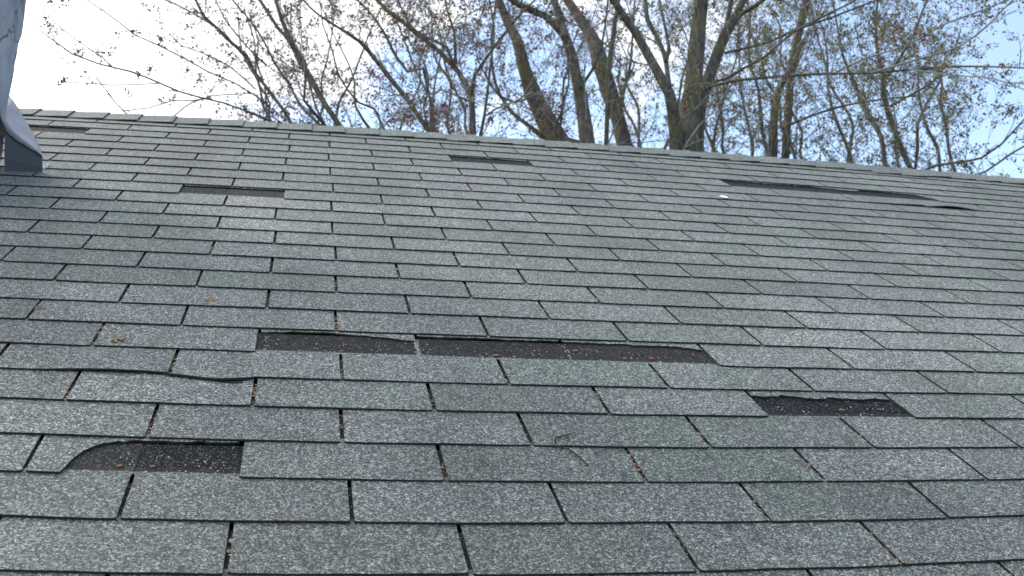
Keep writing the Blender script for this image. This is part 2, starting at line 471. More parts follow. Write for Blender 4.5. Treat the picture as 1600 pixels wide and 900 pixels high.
def tab(mb, k, u, fine):
    """one tab with its covered upper half; returns nothing, adds to mb"""
    ua, ub = joint(k, u), joint(k, u+1)
    tone, green = wear(k, u)
    brown = {(1, -1.5): .75, (1, -.5): .05, (3, 2.5): 0.0, (3, 3.5): 0.0, (15, -.5): .9, (20, 5): .1, (20, 6): .1, (20, 7): .1, (20, 8): .1, (22, -4): .1, (22, -3): .1, (15, -1.5): .15}.get((k, u), 0.8 if k == 5 else rnd(k, u, 6)*0.3)
    g2 = 0.0092 + 0.0030*rnd(k, u, 12)
    torn = TORN.get((k, u))
    kv = k + (rnd(k, 1, 4)-.5)*0.035
    bj = (rnd(k, u, 8)-.5)*0.022
    if torn:
        xs = []
        for (xa, ya), (xb, yb) in zip(torn[:-1], torn[1:]):
            m = max(2, int((xb-xa)*34))
            for i in range(m):
                t = i/m
                xs.append((xa+(xb-xa)*t, ya+(yb-ya)*t))
        xs.append(torn[-1])
        if (k, u) == (2, -1): xs = [(0, 0.012), (.02, 0.0), (.07, .004)] + xs
        cols = []
        for x, y in xs:
            j = 0.034*mnoise.noise(Vector((x*17+u*5, k*3.7, 0.5))) + 0.034*mnoise.noise(Vector((x*48+u*5, k*3.7, 2.5)))
            cols.append((x, min(1.0, y + (j if y > 0.02 else 0))))
        rows = [None, .5, 1.02, 1.06, 1.9] if (k, u) == (2, -1) else [None, 1.02, 1.06, 1.9]
    else:
        nc = 8 if fine else 4
        if (k, u) in LIFTED: nc = 14
        cols = [(0, 0.014), (0.02, 0.0)] + [(i/nc, 0.0) for i in range(1, nc)] + [(0.98, 0.0), (1.0, 0.014)]
        rows = [None, .5, 1.02, 1.06, 1.9] if fine else [None, 1.02, 1.06, 1.9]
        if (k, u) in LIFTED: rows = [None, .25, .5, .75, 1.02, 1.06, 1.9]
    top, bot = [], []
    for x, y0 in cols:
        ct, cb = [], []
        for r in rows:
            b = y0 if r is None else max(r, y0 + .0015*(1 if r < 1.03 else 0))
            ins = g2 if b <= 1.03 else 0.0012
            uu = ua + ins + (ub-ua-2*ins)*x
            wob = 0.0
            if r is None and not torn:
                wob = bj + 0.014*mnoise.noise(Vector((uu*2.3, k*5.1, 1.1))) + 0.008*mnoise.noise(Vector((uu*9, k*5.1, 4.1)))
            z = T*(1-b) + lift(k, u, x, b)
            if r is None and not torn:
                z += 0.0010*mnoise.noise(Vector((uu*1.7, k*3.3, 8.8)))
            w = (tone, green, max(0.0, b-1.0) if True else 0, brown)
            kk = min(kv + b + wob, RIDGE+0.15)
            p = S(uu, kk, z)
            ct.append(mb.vert(p, w))
            cb.append(mb.vert(S(uu, kk, z-0.86*T), w))
        top.append(ct); bot.append(cb)
    nc, nr = len(cols), len(rows)
    for i in range(nc-1):
        for j in range(nr-1):
            mb.face((top[i][j], top[i+1][j], top[i+1][j+1], top[i][j+1]), 0)
        mb.face((bot[i][0], bot[i+1][0], top[i+1][0], top[i][0]), 1)
        if (k, u) in LIFTED:
            for j in range(nr-1):
                mb.face((bot[i][j], bot[i][j+1], bot[i+1][j+1], bot[i+1][j]), 1)
    for j in range(nr-1):
        mb.face((bot[0][j], top[0][j], top[0][j+1], bot[0][j+1]), 1)
        mb.face((bot[-1][j], bot[-1][j+1], top[-1][j+1], top[-1][j]), 1)

def to_pix(p):
    d = p - cam_pos
    z = d.dot(c_fwd)
    return (800 + FPX*d.dot(c_right)/z, 450 + FPX*d.dot(c_down)/z) if z > 0.05 else (1e6, 1e6)
tabs = []
for k in range(-2, 27):
    off = 0.0 if k % 2 == 0 else 0.5
    j0 = int(math.floor(U0-off)); 
    for j in range(j0, int(U1)):
        u = j + off
        # the chimney passes through the roof here
        if u+1 > U1 or u < U0: continue
        q = [to_pix(S(u+a, k+b)) for a, b in ((0, 0), (1, 0), (1, 1), (0, 1))]
        xs = [min(max(x, 0), 1600) for x, y in q]; ys = [min(max(y, 0), 900) for x, y in q]
        area = 0.0
        for i in range(4):
            area += xs[i]*ys[(i+1) % 4] - xs[(i+1) % 4]*ys[i]
        area = abs(area)/2
        tabs.append((area, k, u))
tabs.sort(key=lambda t: -t[0])
single = [t for t in tabs[:297] if t[0] > 4]
print('tabs', len(tabs), 'in view', sum(t[0] > 4 for t in tabs), 'smallest single', single[-1])
keys = set((k, u) for a, k, u in single)
for kk in TORN: 
    if kk not in keys: keys.add(kk)
rest = MB()
for area, k, u in tabs:
    if (k, u) in keys:
        mb = MB()
        tab(mb, k, u, area > 5000)
        o = mb.build('shingle', [M_SH, M_EDGE], roof, attr='wear')
        if (k, u) in TORN: tag(o, 'shingle with its tab torn off, only a ragged strip left')
        elif (k, u) in LIFTED: tag(o, LIFTED[(k, u)])
        elif (k, u) == (4, -1): tag(o, 'pale bluish shingle tab, lighter than its neighbours')
    else:
        tab(rest, k, u, False)
tag(rest.build('shingle_field', [M_SH, M_EDGE], roof, attr='wear'), kind='stuff')

# a strip of the row above slipped over the pale tab, its lower edge wavy
sl = MB()
prof = [(-.52, .96), (-.44, .93), (-.35, .875), (-.27, .83), (-.22, .815), (-.15, .83), (-.09, .87), (-.04, .885), (-.005, .93)]
tp, bt = [], []
pp = []
for (a, b), (c, d) in zip(prof[:-1], prof[1:]):
    for i in range(3): pp.append((a+(c-a)*i/3, b+(d-b)*i/3))
pp.append(prof[-1])
for x, y in pp:
    y += 0.006*mnoise.noise(Vector((x*40, 2, 3)))
    ct = [sl.vert(S(x, 4+y, T*(1-y)+0.0072), (1.02, .35, 0, 0)), sl.vert(S(x, 5.04, 0.0030), (1.02, .35, 0, 0))]
    cb = [sl.vert(S(x, 4+y, T*(1-y)+0.0030), (1, .4, 0, 0)), sl.vert(S(x, 5.04, 0.0), (1, .4, 0, 0))]
    tp.append(ct); bt.append(cb)
for i in range(len(pp)-1):
    sl.face((tp[i][0], tp[i+1][0], tp[i+1][1], tp[i][1]), 0)
    sl.face((bt[i][0], bt[i+1][0], tp[i+1][0], tp[i][0]), 1)
tag(sl.build('shingle', [M_SH, M_EDGE], roof, attr='wear'), 'cracked sliver of shingle hanging over the pale tab')

tear = MB()
tr_ = random.Random(2)
ids_ = []
for i in range(22):
    a = 2*math.pi*i/22
    r_ = 1 + .35*mnoise.noise(Vector((math.cos(a)*2, math.sin(a)*2, 7.7)))
    ids_.append(tear.vert(S(-.135 + .075*r_*math.cos(a), 4.84 + .085*r_*math.sin(a), T*.16 + .0007)))
tear.face(ids_)
tag(tear.build('torn_spot', [M_EDGE], roof), 'dark torn spot at the upper right of the pale tab')
# ridge caps, each bent over the ridge, laid from right to left
cap_w = 0.455
ridge_caps = []
i = 0
u = U0
rest_cap = MB()
while u < U1 - cap_w:
    vis = -3.6 < u < 12
    mb = MB() if vis else rest_cap
    tone, green = wear(31, i); tone *= 0.93; green = min(1, green*0.8+0.25)
    rows = []
    jw = (rnd(i, 2, 2)-.5)*0.05
    low = RIDGE - 1.26 + (rnd(i, 5, 5)-.5)*0.08
    if 22 <= i <= 40 and 8.2 < u < 9.2: low -= 0.25
    nb = 6
    for c in (0.0, 0.5, 1.0, 1.55):
        uu = u + jw*0.4 + cap_w*(1-c) + 0.0
        # exposed end is on the right, thicker there
        lifth = 0.011 - 0.0052*c
        pr, pb = [], []
        for r in range(nb):                     # front face up to the bend
            kk = low + (RIDGE-0.10-low)*r/(nb-1)
            z = lifth + (0.002*mnoise.noise(Vector((uu*3, kk, 2))) if r == 0 else 0)
            pr.append(S(uu, kk, z)); pb.append(S(uu, kk, z-0.0045))
        crest = S(uu, RIDGE, lifth); 
        for d, dz in ((0.012, 0.002), (0.03, -0.006), (0.09, -0.040), (0.15, -0.075)):
            q = Vector((crest.x, crest.y + d, crest.z + dz)); pr.append(q); pb.append(q - Vector((0, 0.002, 0.0045)))
        rows.append(([mb.vert(p, (tone, green, 0, 0)) for p in pr], [mb.vert(p, (tone, green, 0, 0)) for p in pb]))
    m = len(rows[0][0])
    for a in range(len(rows)-1):
        for r in range(m-1):
            mb.face((rows[a+1][0][r], rows[a][0][r], rows[a][0][r+1], rows[a+1][0][r+1]), 0)
        mb.face((rows[a+1][1][0], rows[a][1][0], rows[a][0][0], rows[a+1][0][0]), 1)
    for r in range(m-1):
        mb.face((rows[0][1][r], rows[0][1][r+1], rows[0][0][r+1], rows[0][0][r]), 1)
    if vis: mb.build('ridge_shingle', [M_SH, M_EDGE], roof, attr='wear')
    u += cap_w; i += 1
tag(rest_cap.build('ridge_shingle_run', [M_SH, M_EDGE], roof, attr='wear'), kind='stuff')

# ------------------------------------------------------------------ chimney and its flashing
def ray_dir(x, y):
    return c_fwd + c_right*((x-800)/FPX) + c_down*((y-450)/FPX)
def on_y(x, y, Y):                        # a sight line met with the upright plane at depth Y
    d = ray_dir(x, y)
    return cam_pos + d*((Y-cam_pos.y)/d.y)
ch = MB()
cu, ck0, ck1 = -2.885, 12.4, 17.95
xa = S(cu, 17).x; ya, yb = S(cu, ck0).y, S(cu, ck1).y
ztop = S(cu, ck1).z + 2.0; zbot = S(cu, ck0).z - 0.25
ny, nzv = 16, 80
def rough_pt(p, d):
    q = 0.006*mnoise.noise(Vector(p)*9) + 0.004*mnoise.noise(Vector(p)*31)
    return Vector(p) + Vector(d)*q
def grid(fn, a, b):
    ids = [[ch.vert(fn(i/a, j/b)) for j in range(b+1)] for i in range(a+1)]
    for i in range(a):
        for j in range(b): ch.face((ids[i][j], ids[i+1][j], ids[i+1][j+1], ids[i][j+1]))
W_ = 0.75
zmid = S(cu, ck1).z + 0.24
def corner(x, y, z):                       # very slight lean of the old stack
    return (x + 0.06*(z-zmid), y, z)
grid(lambda s, t: rough_pt(corner(xa, ya+(yb-ya)*s, zbot+(ztop-zbot)*t), (1, 1 if s == 1 else (-1 if s == 0 else 0), 0)), ny, nzv)
grid(lambda s, t: rough_pt(corner(xa-W_*s, yb, zbot+(ztop-zbot)*t), (1 if s == 0 else 0, 1, 0)), ny, nzv)
grid(lambda s, t: rough_pt(corner(xa-W_*(1-s), ya, zbot+(ztop-zbot)*t), (1 if s == 1 else 0, -1, 0)), ny, nzv)
grid(lambda s, t: rough_pt(corner(xa-W_, yb+(ya-yb)*s, zbot+(ztop-zbot)*t), (-1, 0, 0)), ny, nzv)
grid(lambda s, t: corner(xa-W_*(1-s), ya+(yb-ya)*t, ztop), 4, 4)
chimney = ch.build('chimney', M_STUCCO, house)
fl = MB()
KP = 17.52
fold = [(66, 243.5), (56, 236.5), (44, 229.5), (30, 221), (19, 213), (10, 204), (4, 193), (1, 178)]
edge = [(66, 242.0), (61, 229), (54, 214), (46, 199), (38, 186), (29, 170), (21, 158), (14, 149)]
base = [(66, 271), (56, 270.5), (44, 270), (30, 269.2), (19, 268.4), (9, 267.6), (3, 267), (-2, 266.6)]
ypl = S(-2.6, KP).y
def sheet(rowsA, m=0):
    ids = [[fl.vert(p) for p in r] for r in rowsA]
    th = [[fl.vert(p + Vector((0.0, 0.0035, 0.0))) for p in r] for r in rowsA]
    for i in range(len(ids)-1):
        for j in range(len(ids[0])-1):
            fl.face((ids[i][j], ids[i][j+1], ids[i+1][j+1], ids[i+1][j]))
            fl.face((th[i][j], th[i+1][j], th[i+1][j+1], th[i][j+1]))
    nr, ncn = len(ids), len(ids[0])
    for j in range(ncn-1):
        fl.face((ids[0][j], th[0][j], th[0][j+1], ids[0][j+1])); fl.face((ids[-1][j], ids[-1][j+1], th[-1][j+1], th[-1][j]))
    for i in range(nr-1):
        fl.face((ids[i][0], ids[i+1][0], th[i+1][0], th[i][0])); fl.face((ids[i][-1], th[i][-1], th[i+1][-1], ids[i+1][-1]))
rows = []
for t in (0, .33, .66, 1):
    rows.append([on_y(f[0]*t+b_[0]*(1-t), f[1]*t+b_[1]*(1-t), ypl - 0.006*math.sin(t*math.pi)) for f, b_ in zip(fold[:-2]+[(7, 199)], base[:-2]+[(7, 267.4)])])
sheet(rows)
fl.build('flashing_apron', M_METAL_SHADED, chimney, smooth=False)
fl = MB()
rows = []
for t in (0, .25, .5, .75, 1):
    r = []
    for i, (f, e) in enumerate(zip(fold, edge)):
        s = i/(len(fold)-1)
        yy = ypl - 0.012 + (0.09 + 0.20*s)*t + 0.012*s*math.sin(t*math.pi)
        r.append(on_y(f[0]*(1-t)+e[0]*t, f[1]*(1-t)+e[1]*t - 0.8, yy))
    rows.append(r)
sheet(rows)
fl.build('flashing_hood', M_METAL, chimney, smooth=True)

# ------------------------------------------------------------------ trees
def tp_(x, y, D):
    d = ray_dir(x, y)
    h = math.hypot(d.x, d.y)
    return cam_pos + d*(D/h)
def smooth_path(pts, rad, step):
    """Catmull-Rom through the points"""
    P, Rr = [], []
    n = len(pts)
    for i in range(n-1):
        p0, p1, p2, p3 = pts[max(i-1, 0)], pts[i], pts[i+1], pts[min(i+2, n-1)]
        m = max(1, int((p2-p1).length/step))
        for j in range(m):
            t = j/m
            q = 0.5*((2*p1) + (p2-p0)*t + (2*p0-5*p1+4*p2-p3)*t*t + (3*p1-p0-3*p2+p3)*t**3)
            P.append(q); Rr.append(rad[i]*(1-t)+rad[i+1]*t)
    P.append(pts[-1]); Rr.append(rad[-1])
    return P, Rr
RED = [(0.16, 0.035, 0.035), (0.20, 0.05, 0.045), (0.09, 0.04, 0.045), (0.08, 0.055, 0.06), (0.24, 0.04, 0.04)]
GREEN = [(0.19, 0.21, 0.045), (0.13, 0.15, 0.045), (0.24, 0.24, 0.06)]
DUSK = [(0.085, 0.06, 0.075), (0.065, 0.06, 0.065), (0.085, 0.075, 0.06)]
class Tree:
    def __init__(s, seed, palette):
        s.r = random.Random(seed); s.tr, s.tw, s.bd = MB(), MB(), MB(); s.pal = palette
    def vec(s):
        while True:
            v = Vector((s.r.uniform(-1, 1), s.r.uniform(-1, 1), s.r.uniform(-1, 1)))
            if 0.05 < v.length < 1: return v.normalized()
    def bits(s, p, n, size):
        pal = s.pal
        for _ in range(n):
            q = p + s.vec()*size*s.r.uniform(.2, 1.4) + Vector((0, 0, -size*s.r.uniform(0, .8)))
            c = s.r.choice(pal); f = s.r.uniform(.7, 1.4); c = (c[0]*f, c[1]*f, c[2]*f, 1)
            a = s.vec(); a.z -= 0.7; a.normalize()
            b = a.cross(s.vec()).normalized()
            L, W = size*s.r.uniform(.45, 1.0), size*s.r.uniform(.18, .42)
            i = [s.bd.vert(q, c), s.bd.vert(q+a*L*.5+b*W, c), s.bd.vert(q+a*L, c), s.bd.vert(q+a*L*.5-b*W, c)]
            m = q + a*L*.5 + a.cross(b)*W*.5
            k = s.bd.vert(m, c)
            s.bd.face((i[0], i[1], k)); s.bd.face((i[1], i[2], k)); s.bd.face((i[2], i[3], k)); s.bd.face((i[3], i[0], k))
    def twig(s, p, d, L, r, lev, bud=1.0, sub=1.0):
        n = 5 if lev < 2 else 3
        pts, rad = [p.copy()], [r]
        d = d.normalized()
        cur = p.copy()
        for i in range(n):
            d = (d + s.vec()*(0.20 if lev < 2 else .28) + Vector((0, 0, 0.035))).normalized()
            cur = cur + d*(L/n)
            pts.append(cur.copy()); rad.append(max(0.0018, r*(1-.8*(i+1)/n)))
        s.tw.tube(pts, rad, 4 if lev == 0 else 3, cap=False)
        if lev < 2:
            cnt = int(max(1, (L*(7.5 if lev == 0 else 8.5))*sub) + s.r.random())
            for _ in range(cnt):
                t = s.r.uniform(.12, 1.0)*n
                i = min(int(t), n-1); q = pts[i].lerp(pts[i+1], t-i)
                ax = (pts[i+1]-pts[i]).normalized()
                nd = ax*s.r.uniform(.5, 1.0) + s.vec()*0.85 + Vector((0, 0, .12))
                s.twig(q, nd, L*s.r.uniform(.28, .5) if lev == 0 else L*s.r.uniform(.25, .6), max(.0026, rad[i]*.6), lev+1, bud, sub)
        if lev >= 1 and s.r.random() < bud*0.46:
            s.bits(pts[-1], s.r.randint(3, 8), .036)
        if lev >= 1:
            for i in range(1, n):
                if s.r.random() < 0.10*bud: s.bits(pts[i], s.r.randint(2, 6), .033)
    def limb(s, px, D, D2=None, root=None, grow=2.2, rate=3.6, size=1.0, bud=1.0, sub=1.0, w0=None, start=0.0):
        """px: (x, y, width) read along the limb from low to high; D..D2 its distance"""
        D2 = D if D2 is None else D2
        pts, rad = [], []
        if root is not None and px[0][1] > 180:
            dx, dy = px[0][0]-px[1][0], px[0][1]-px[1][1]
            e = 70/max(dy, 8)
            px = [(px[0][0]+dx*min(e, 2.5), px[0][1]+70, px[0][2]*1.12)] + px
        n = len(px)
        wob = s.r.uniform(0, 50)
        for i, (x, y, w) in enumerate(px):
            t = i/(n-1)
            d = D + (D2-D)*t + 0.18*mnoise.noise(Vector((wob, t*3, 0)))*(1 if i else 0)
            pts.append(tp_(x, y, d)); rad.append(0.5*w*d/FPX)
        if root is not None:
            pts = [root, root.lerp(pts[0], .5) + Vector((s.r.uniform(-.1, .1), s.r.uniform(-.1, .1), 0))] + pts
            rad = [max(rad[0]*1.55, .03), max(rad[0]*1.2, .025)] + rad
        nvis = len(pts)
        if grow and px[-1][1] < 6:            # it goes on above the picture
            d = (pts[-1]-pts[-2]).normalized()
            cur = pts[-1].copy(); r0 = rad[-1]
            m = 4
            for i in range(m):
                d = (d + s.vec()*.12 + Vector((0, 0, .06))).normalized()
                cur = cur + d*(grow/m)
                pts.append(cur.copy()); rad.append(r0*(1-.85*(i+1)/m))
        P, Rr = smooth_path(pts, rad, 0.12)
        big = max(rad) > .03
        (s.tr if max(rad) > .012 else s.tw).tube(P, Rr, 12 if big else 6, rough=.10 if big else .05)
        # side branches
        acc = 0.0
        for i in range(1, len(P)):
            seg = (P[i]-P[i-1]); L = seg.length
            if L < 1e-6: continue
            hid = to_pix(P[i])[1] > 330
            acc += L*rate*(0.0 if hid else (1.0 if to_pix(P[i])[1] > -60 else .55))
            while acc > 1:
                acc -= 1
                dd = seg.normalized()*s.r.uniform(.3, 1.0) + s.vec()*.85 + Vector((0, 0, .15))
                ln = size*s.r.uniform(.35, 1.15)
                s.twig(P[i], dd, ln, min(.010, max(.0045, Rr[i]*.38))*s.r.uniform(.7, 1.1), 0, bud, sub)
        return P, Rr
    def done(s, label, base, group='bare trees behind the house'):
        t = tag(empty('tree', base), label, 'tree')
        s.tr.build('trunk', M_BARK, t, smooth=True)
        if s.tw.f: s.tw.build('crown', M_TWIG, t)
        if s.bd.f: s.bd.build('foliage', M_LEAF, t, attr='tint')
        return t
def base_at(x, D):
    p = tp_(x, 300, D); return Vector((p.x, p.y, 0.0))

# thick leaning trunk
b = base_at(905, 10.6); t = Tree(1, RED[:4]+GREEN[:2])
t.limb([(874, 225, 38), (847, 176, 31), (830, 138, 26), (819, 105, 22), (807, 60, 18), (798, 45, 17), (785, 15, 14), (778, -4, 13)], 10.6, 10.9, b, rate=2.6)
t.limb([(830, 150, 4), (805, 160, 4), (780, 150, 3.5), (760, 120, 3), (745, 90, 2.5)], 10.7, 10.2, rate=5)
t.limb([(850, 215, 8), (826, 196, 7), (800, 176, 6), (780, 145, 5), (770, 110, 5), (768, 60, 4), (775, 0, 3)], 10.7, 11.2, rate=4)
t.done('thick dark trunk leaning left, first of the stout trunks from the left', b)
# pale forked trunk
b = base_at(918, 9.9); t = Tree(2, RED[:3]+GREEN)
t.limb([(918, 226, 25), (912, 180, 23), (901, 120, 19), (890, 76, 17), (880, 46, 15), (873, 22, 13), (864, -4, 12)], 9.9, 10.0, b, rate=2.4)
t.limb([(883, 60, 12), (868, 40, 12), (850, 24, 12), (828, 15, 12), (812, 8, 11), (795, -4, 10)], 9.95, 9.6, rate=4)
t.limb([(905, 140, 6), (925, 110, 5), (940, 70, 4), (948, 20, 3), (950, -3, 3)], 9.9, 9.6, rate=4)
t.done('pale grey trunk whose top forks, one arm bending left', b)
# trunk with a dark slim stem beside it
b = base_at(985, 10.9); t = Tree(3, RED[:3]+GREEN)
t.limb([(976, 228, 25), (964, 180, 25), (951, 140, 27), (939, 102, 27), (931, 72, 25), (917, 45, 19), (900, 20, 16), (884, -4, 15)], 10.9, 11.3, b, rate=2.2)
t.limb([(968, 190, 6), (975, 140, 5), (985, 100, 5), (988, 60, 4), (992, 0, 3)], 10.9, 11.4, rate=4)
t.done('sturdy trunk leaning left between the pale trunk and the slim dark stem', b)
b = base_at(948, 10.1); t = Tree(4, DUSK+GREEN[:1])
t.limb([(947, 226, 8), (949, 175, 8), (951, 112, 8.5), (957, 62, 8), (962, 28, 7), (967, -4, 6)], 10.1, 10.2, b, rate=3)
t.done('slim dark upright stem in front of the sturdy leaning trunk', b)
# big many-stemmed tree
b = base_at(1075, 10.3); t = Tree(5, RED[:3]+GREEN+GREEN)
t.limb([(1072, 240, 42), (1073, 205, 40), (1076, 175, 36), (1082, 145, 31), (1086, 100, 28), (1091, 50, 26), (1096, -4, 23)], 10.3, 10.4, b, rate=2.2)
t.limb([(1057, 240, 24), (1055, 205, 22), (1051, 170, 20), (1045, 145, 18), (1032, 120, 17), (1012, 85, 15), (995, 55, 14), (975, 25, 13), (955, -4, 12)], 10.1, 9.8, b+Vector((-.08, -.1, 0)), rate=2.6)
t.limb([(1047, 150, 9), (1043, 115, 8), (1038, 86, 8), (1025, 55, 8), (1012, 32, 8), (1007, -4, 8)], 10.2, 10.6, rate=3)
t.limb([(1040, 95, 7), (1046, 80, 6), (1041, 50, 5), (1033, 15, 5), (1030, -4, 4)], 10.3, 10.7, rate=3.5)
t.limb([(1088, 240, 25), (1089, 205, 25), (1091, 175, 24), (1099, 145, 22), (1109, 118, 20), (1122, 82, 20), (1132, 55, 18), (1150, 25, 14), (1163, -4, 12)], 10.5, 10.8, b+Vector((.1, .12, 0)), rate=2.4)
t.limb([(1130, 60, 8), (1137, 30, 8), (1143, -4, 8)], 10.7, 10.9, rate=3)
t.limb([(1147, 32, 9), (1160, 20, 8), (1175, 12, 8), (1198, -4, 7)], 10.8, 10.5, rate=3)
t.limb([(1104, 140, 7), (1120, 127, 5), (1137, 122, 5), (1165, 105, 4.5), (1198, 87, 4), (1240, 50, 4), (1300, 27, 3.5), (1362, 3, 3), (1400, -8, 2.5)], 10.3, 9.6, rate=4.5, bud=1.3)
t.limb([(1133, 83, 5), (1165, 75, 4.5), (1200, 66, 4.5), (1260, 38, 4), (1310, 14, 3.5), (1345, -5, 3)], 10.5, 10.0, rate=4, bud=1.3)
t.limb([(1097, 140, 6), (1137, 128, 5), (1200, 121, 5), (1270, 116, 4.5), (1360, 114, 4), (1467, 105, 4), (1540, 104, 3), (1612, 107, 2.5)], 10.3, 9.2, rate=5, size=.8, bud=1.9, grow=0)
t.limb([(1360, 114, 3.5), (1433, 93, 3.5), (1500, 72, 3), (1545, 38, 3), (1572, 10, 2.5), (1590, -6, 2)], 9.6, 9.2, rate=5, size=.8, bud=2.0)
t.limb([(1300, 116, 3), (1350, 92, 3), (1420, 70, 2.5), (1470, 40, 2.5), (1530, 18, 2), (1580, -3, 2)], 9.9, 9.4, rate=5, size=.8, bud=2.0)
t.limb([(1420, 108, 3), (1490, 118, 2.5), (1550, 122, 2.5), (1600, 140, 2)], 9.5, 9.1, rate=6, size=.6, bud=2.2, grow=0)
t.done('largest trunk, dividing low into several heavy stems', b)
# pair of stems to its right
b = base_at(1226, 11.6); t = Tree(6, DUSK+GREEN+RED[:2])
t.limb([(1227, 250, 13), (1232, 167, 13), (1238, 100, 12), (1250, 42, 14), (1256, 18, 14), (1261, -4, 14)], 11.6, 11.7, b, rate=4.5, bud=1.6)
t.limb([(1207, 250, 15), (1211, 165, 13), (1222, 130, 12), (1240, 105, 12), (1252, 70, 11)], 11.7, 11.6, b+Vector((-.15, .1, 0)), rate=4.5, bud=1.6)
t.limb([(1200, 245, 6), (1190, 200, 6), (1185, 140, 5), (1170, 90, 5), (1172, 30, 4), (1165, -4, 4)], 11.7, 12.2, b+Vector((-.3, .2, 0)), rate=5, bud=1.6)
t.limb([(1222, 200, 5), (1270, 180, 4), (1320, 165, 3.5), (1380, 155, 3), (1430, 150, 2.5)], 11.6, 11.0, rate=6, bud=2, grow=0)
t.done('pair of straight grey stems joining near the top, right of the largest trunk', b)
# two thin diverging stems further right
b = base_at(1405, 12.0); t = Tree(7, DUSK+GREEN[:2])
t.limb([(1384, 268, 8), (1377, 215, 7.5), (1360, 185, 8), (1347, 160, 8), (1335, 130, 6), (1318, 90, 4.5), (1310, 50, 3.5), (1300, 0, 3)], 12.0, 12.4, b, rate=5.5, bud=1.8)
t.limb([(1426, 270, 9), (1412, 240, 8), (1402, 215, 8), (1388, 180, 8), (1381, 150, 8), (1379, 115, 8), (1372, 85, 6), (1368, 40, 4), (1372, 0, 3)], 12.0, 11.7, b, rate=5.5, bud=1.8)
t.limb([(1378, 130, 5), (1400, 100, 4), (1425, 60, 3.5), (1440, 20, 3), (1450, -4, 3)], 11.8, 11.5, rate=5.5, bud=1.8)
t.limb([(1385, 170, 4), (1420, 150, 3), (1455, 130, 3), (1480, 110, 2.5)], 11.8, 11.4, rate=6, bud=1.8, grow=0)
t.done('two thin crooked stems parting upwards at the right', b)
# bough reaching up at the far right
b = base_at(1330, 11.2); t = Tree(8, DUSK+GREEN[:1])
t.limb([(1440, 268, 4.5), (1480, 256, 4), (1533, 247, 3.5), (1565, 225, 3), (1588, 200, 2.5), (1615, 170, 2)], 11.2, 10.4, b, rate=6.5, size=.6, bud=1.8, grow=0)
t.limb([(1500, 285, 4), (1540, 268, 3), (1580, 240, 3), (1625, 215, 2)], 10.9, 10.4, b, rate=6.5, size=.5, bud=1.8, grow=0)
t.done('low thin bough with sparse buds reaching to the far right', b)
# the red budded tree left of the stout trunks
b = base_at(740, 9.6); t = Tree(9, RED+RED[:2]+RED[4:]+GREEN)
t.limb([(739, 222, 12), (738, 185, 11), (736, 150, 10), (728, 132, 9), (716, 112, 8.5), (694, 88, 8), (675, 71, 7.5), (650, 52, 8), (625, 30, 7), (605, 16, 6), (585, -4, 6)], 9.6, 9.9, b, rate=4.2, bud=1.5)
t.limb([(737, 150, 7), (742, 117, 6.5), (757, 95, 5.5), (776, 68, 5), (797, 42, 5), (815, 20, 4), (840, -4, 3)], 9.6, 9.2, rate=5, bud=1.5)
t.limb([(712, 100, 6), (711, 70, 5), (709, 48, 4), (700, 20, 3.5), (695, -4, 3)], 9.7, 9.9, rate=5, bud=1.5)
t.limb([(708, 100, 6), (698, 74, 5.5), (680, 64, 5), (660, 56, 4.5), (640, 40, 4), (625, 8, 3), (620, -4, 3)], 9.7, 10.1, rate=5, bud=1.5)
t.limb([(750, 215, 6), (757, 180, 5), (761, 150, 5), (767, 95, 4), (772, 50, 3.5), (765, 0, 3)], 9.5, 9.3, b, rate=5, bud=1.4)
t.limb([(757, 182, 4), (775, 170, 3.5), (797, 162, 3), (830, 145, 2.5)], 9.5, 9.1, rate=5, grow=0)
t.limb([(737, 160, 4), (715, 150, 3), (690, 140, 3), (668, 150, 3), (640, 165, 2.5)], 9.6, 9.2, rate=6, grow=0, bud=1.5)
t.done('tree full of red buds, its slim trunk splitting into a wide fork', b)
# leaning poles to the left
b = base_at(725, 11.0); t = Tree(10, RED+GREEN[:1]+DUSK)
t.limb([(676, 214, 8), (650, 176, 8), (632, 150, 8), (605, 117, 8), (580, 85, 7), (562, 65, 6.5), (537, 48, 5), (500, 25, 4), (470, -4, 3)], 11.0, 11.3, b, rate=4.4, bud=1.2)
t.limb([(672, 155, 5), (637, 112, 5), (615, 82, 5), (605, 60, 5), (590, 35, 4), (575, 16, 4), (555, -4, 3.5)], 11.0, 11.5, b, rate=4.4, bud=1.2)
t.limb([(600, 202, 5), (585, 170, 4), (560, 160, 3.5), (530, 120, 3), (520, 80, 3), (505, 40, 2.5), (500, 0, 2)], 11.0, 10.8, b, rate=5, bud=1.2)
t.done('leaning grey pole rising to the left through the red buds', b)
b = base_at(640, 10.2); t = Tree(11, RED[:4]+DUSK)
t.limb([(533, 202, 9), (518, 178, 9), (507, 162, 9.5), (485, 122, 10), (467, 92, 10), (455, 65, 9), (440, 30, 7), (430, -4, 6)], 10.2, 10.4, b, rate=4.2, bud=1.1)
t.limb([(456, 72, 6), (445, 55, 6), (435, 45, 6), (420, 22, 6), (403, -4, 5.5)], 10.3, 10.6, rate=4, bud=1.1)
t.limb([(509, 202, 5.5), (503, 190, 5), (490, 175, 5), (475, 157, 5), (477, 125, 4), (478, 100, 3.5), (462, 70, 3)], 10.2, 9.9, b, rate=5, grow=0)
t.done('strong diagonal limb with two arms at the top, left of the red buds', b)
b = base_at(600, 10.8); t = Tree(12, DUSK+RED[:3])
t.limb([(456, 196, 6.5), (445, 175, 6), (432, 157, 5.5), (415, 135, 5.5), (397, 112, 6), (385, 87, 6), (362, 67, 6), (340, 45, 6), (320, 27, 5), (304, -4, 4)], 10.8, 11.0, b, rate=4.4)
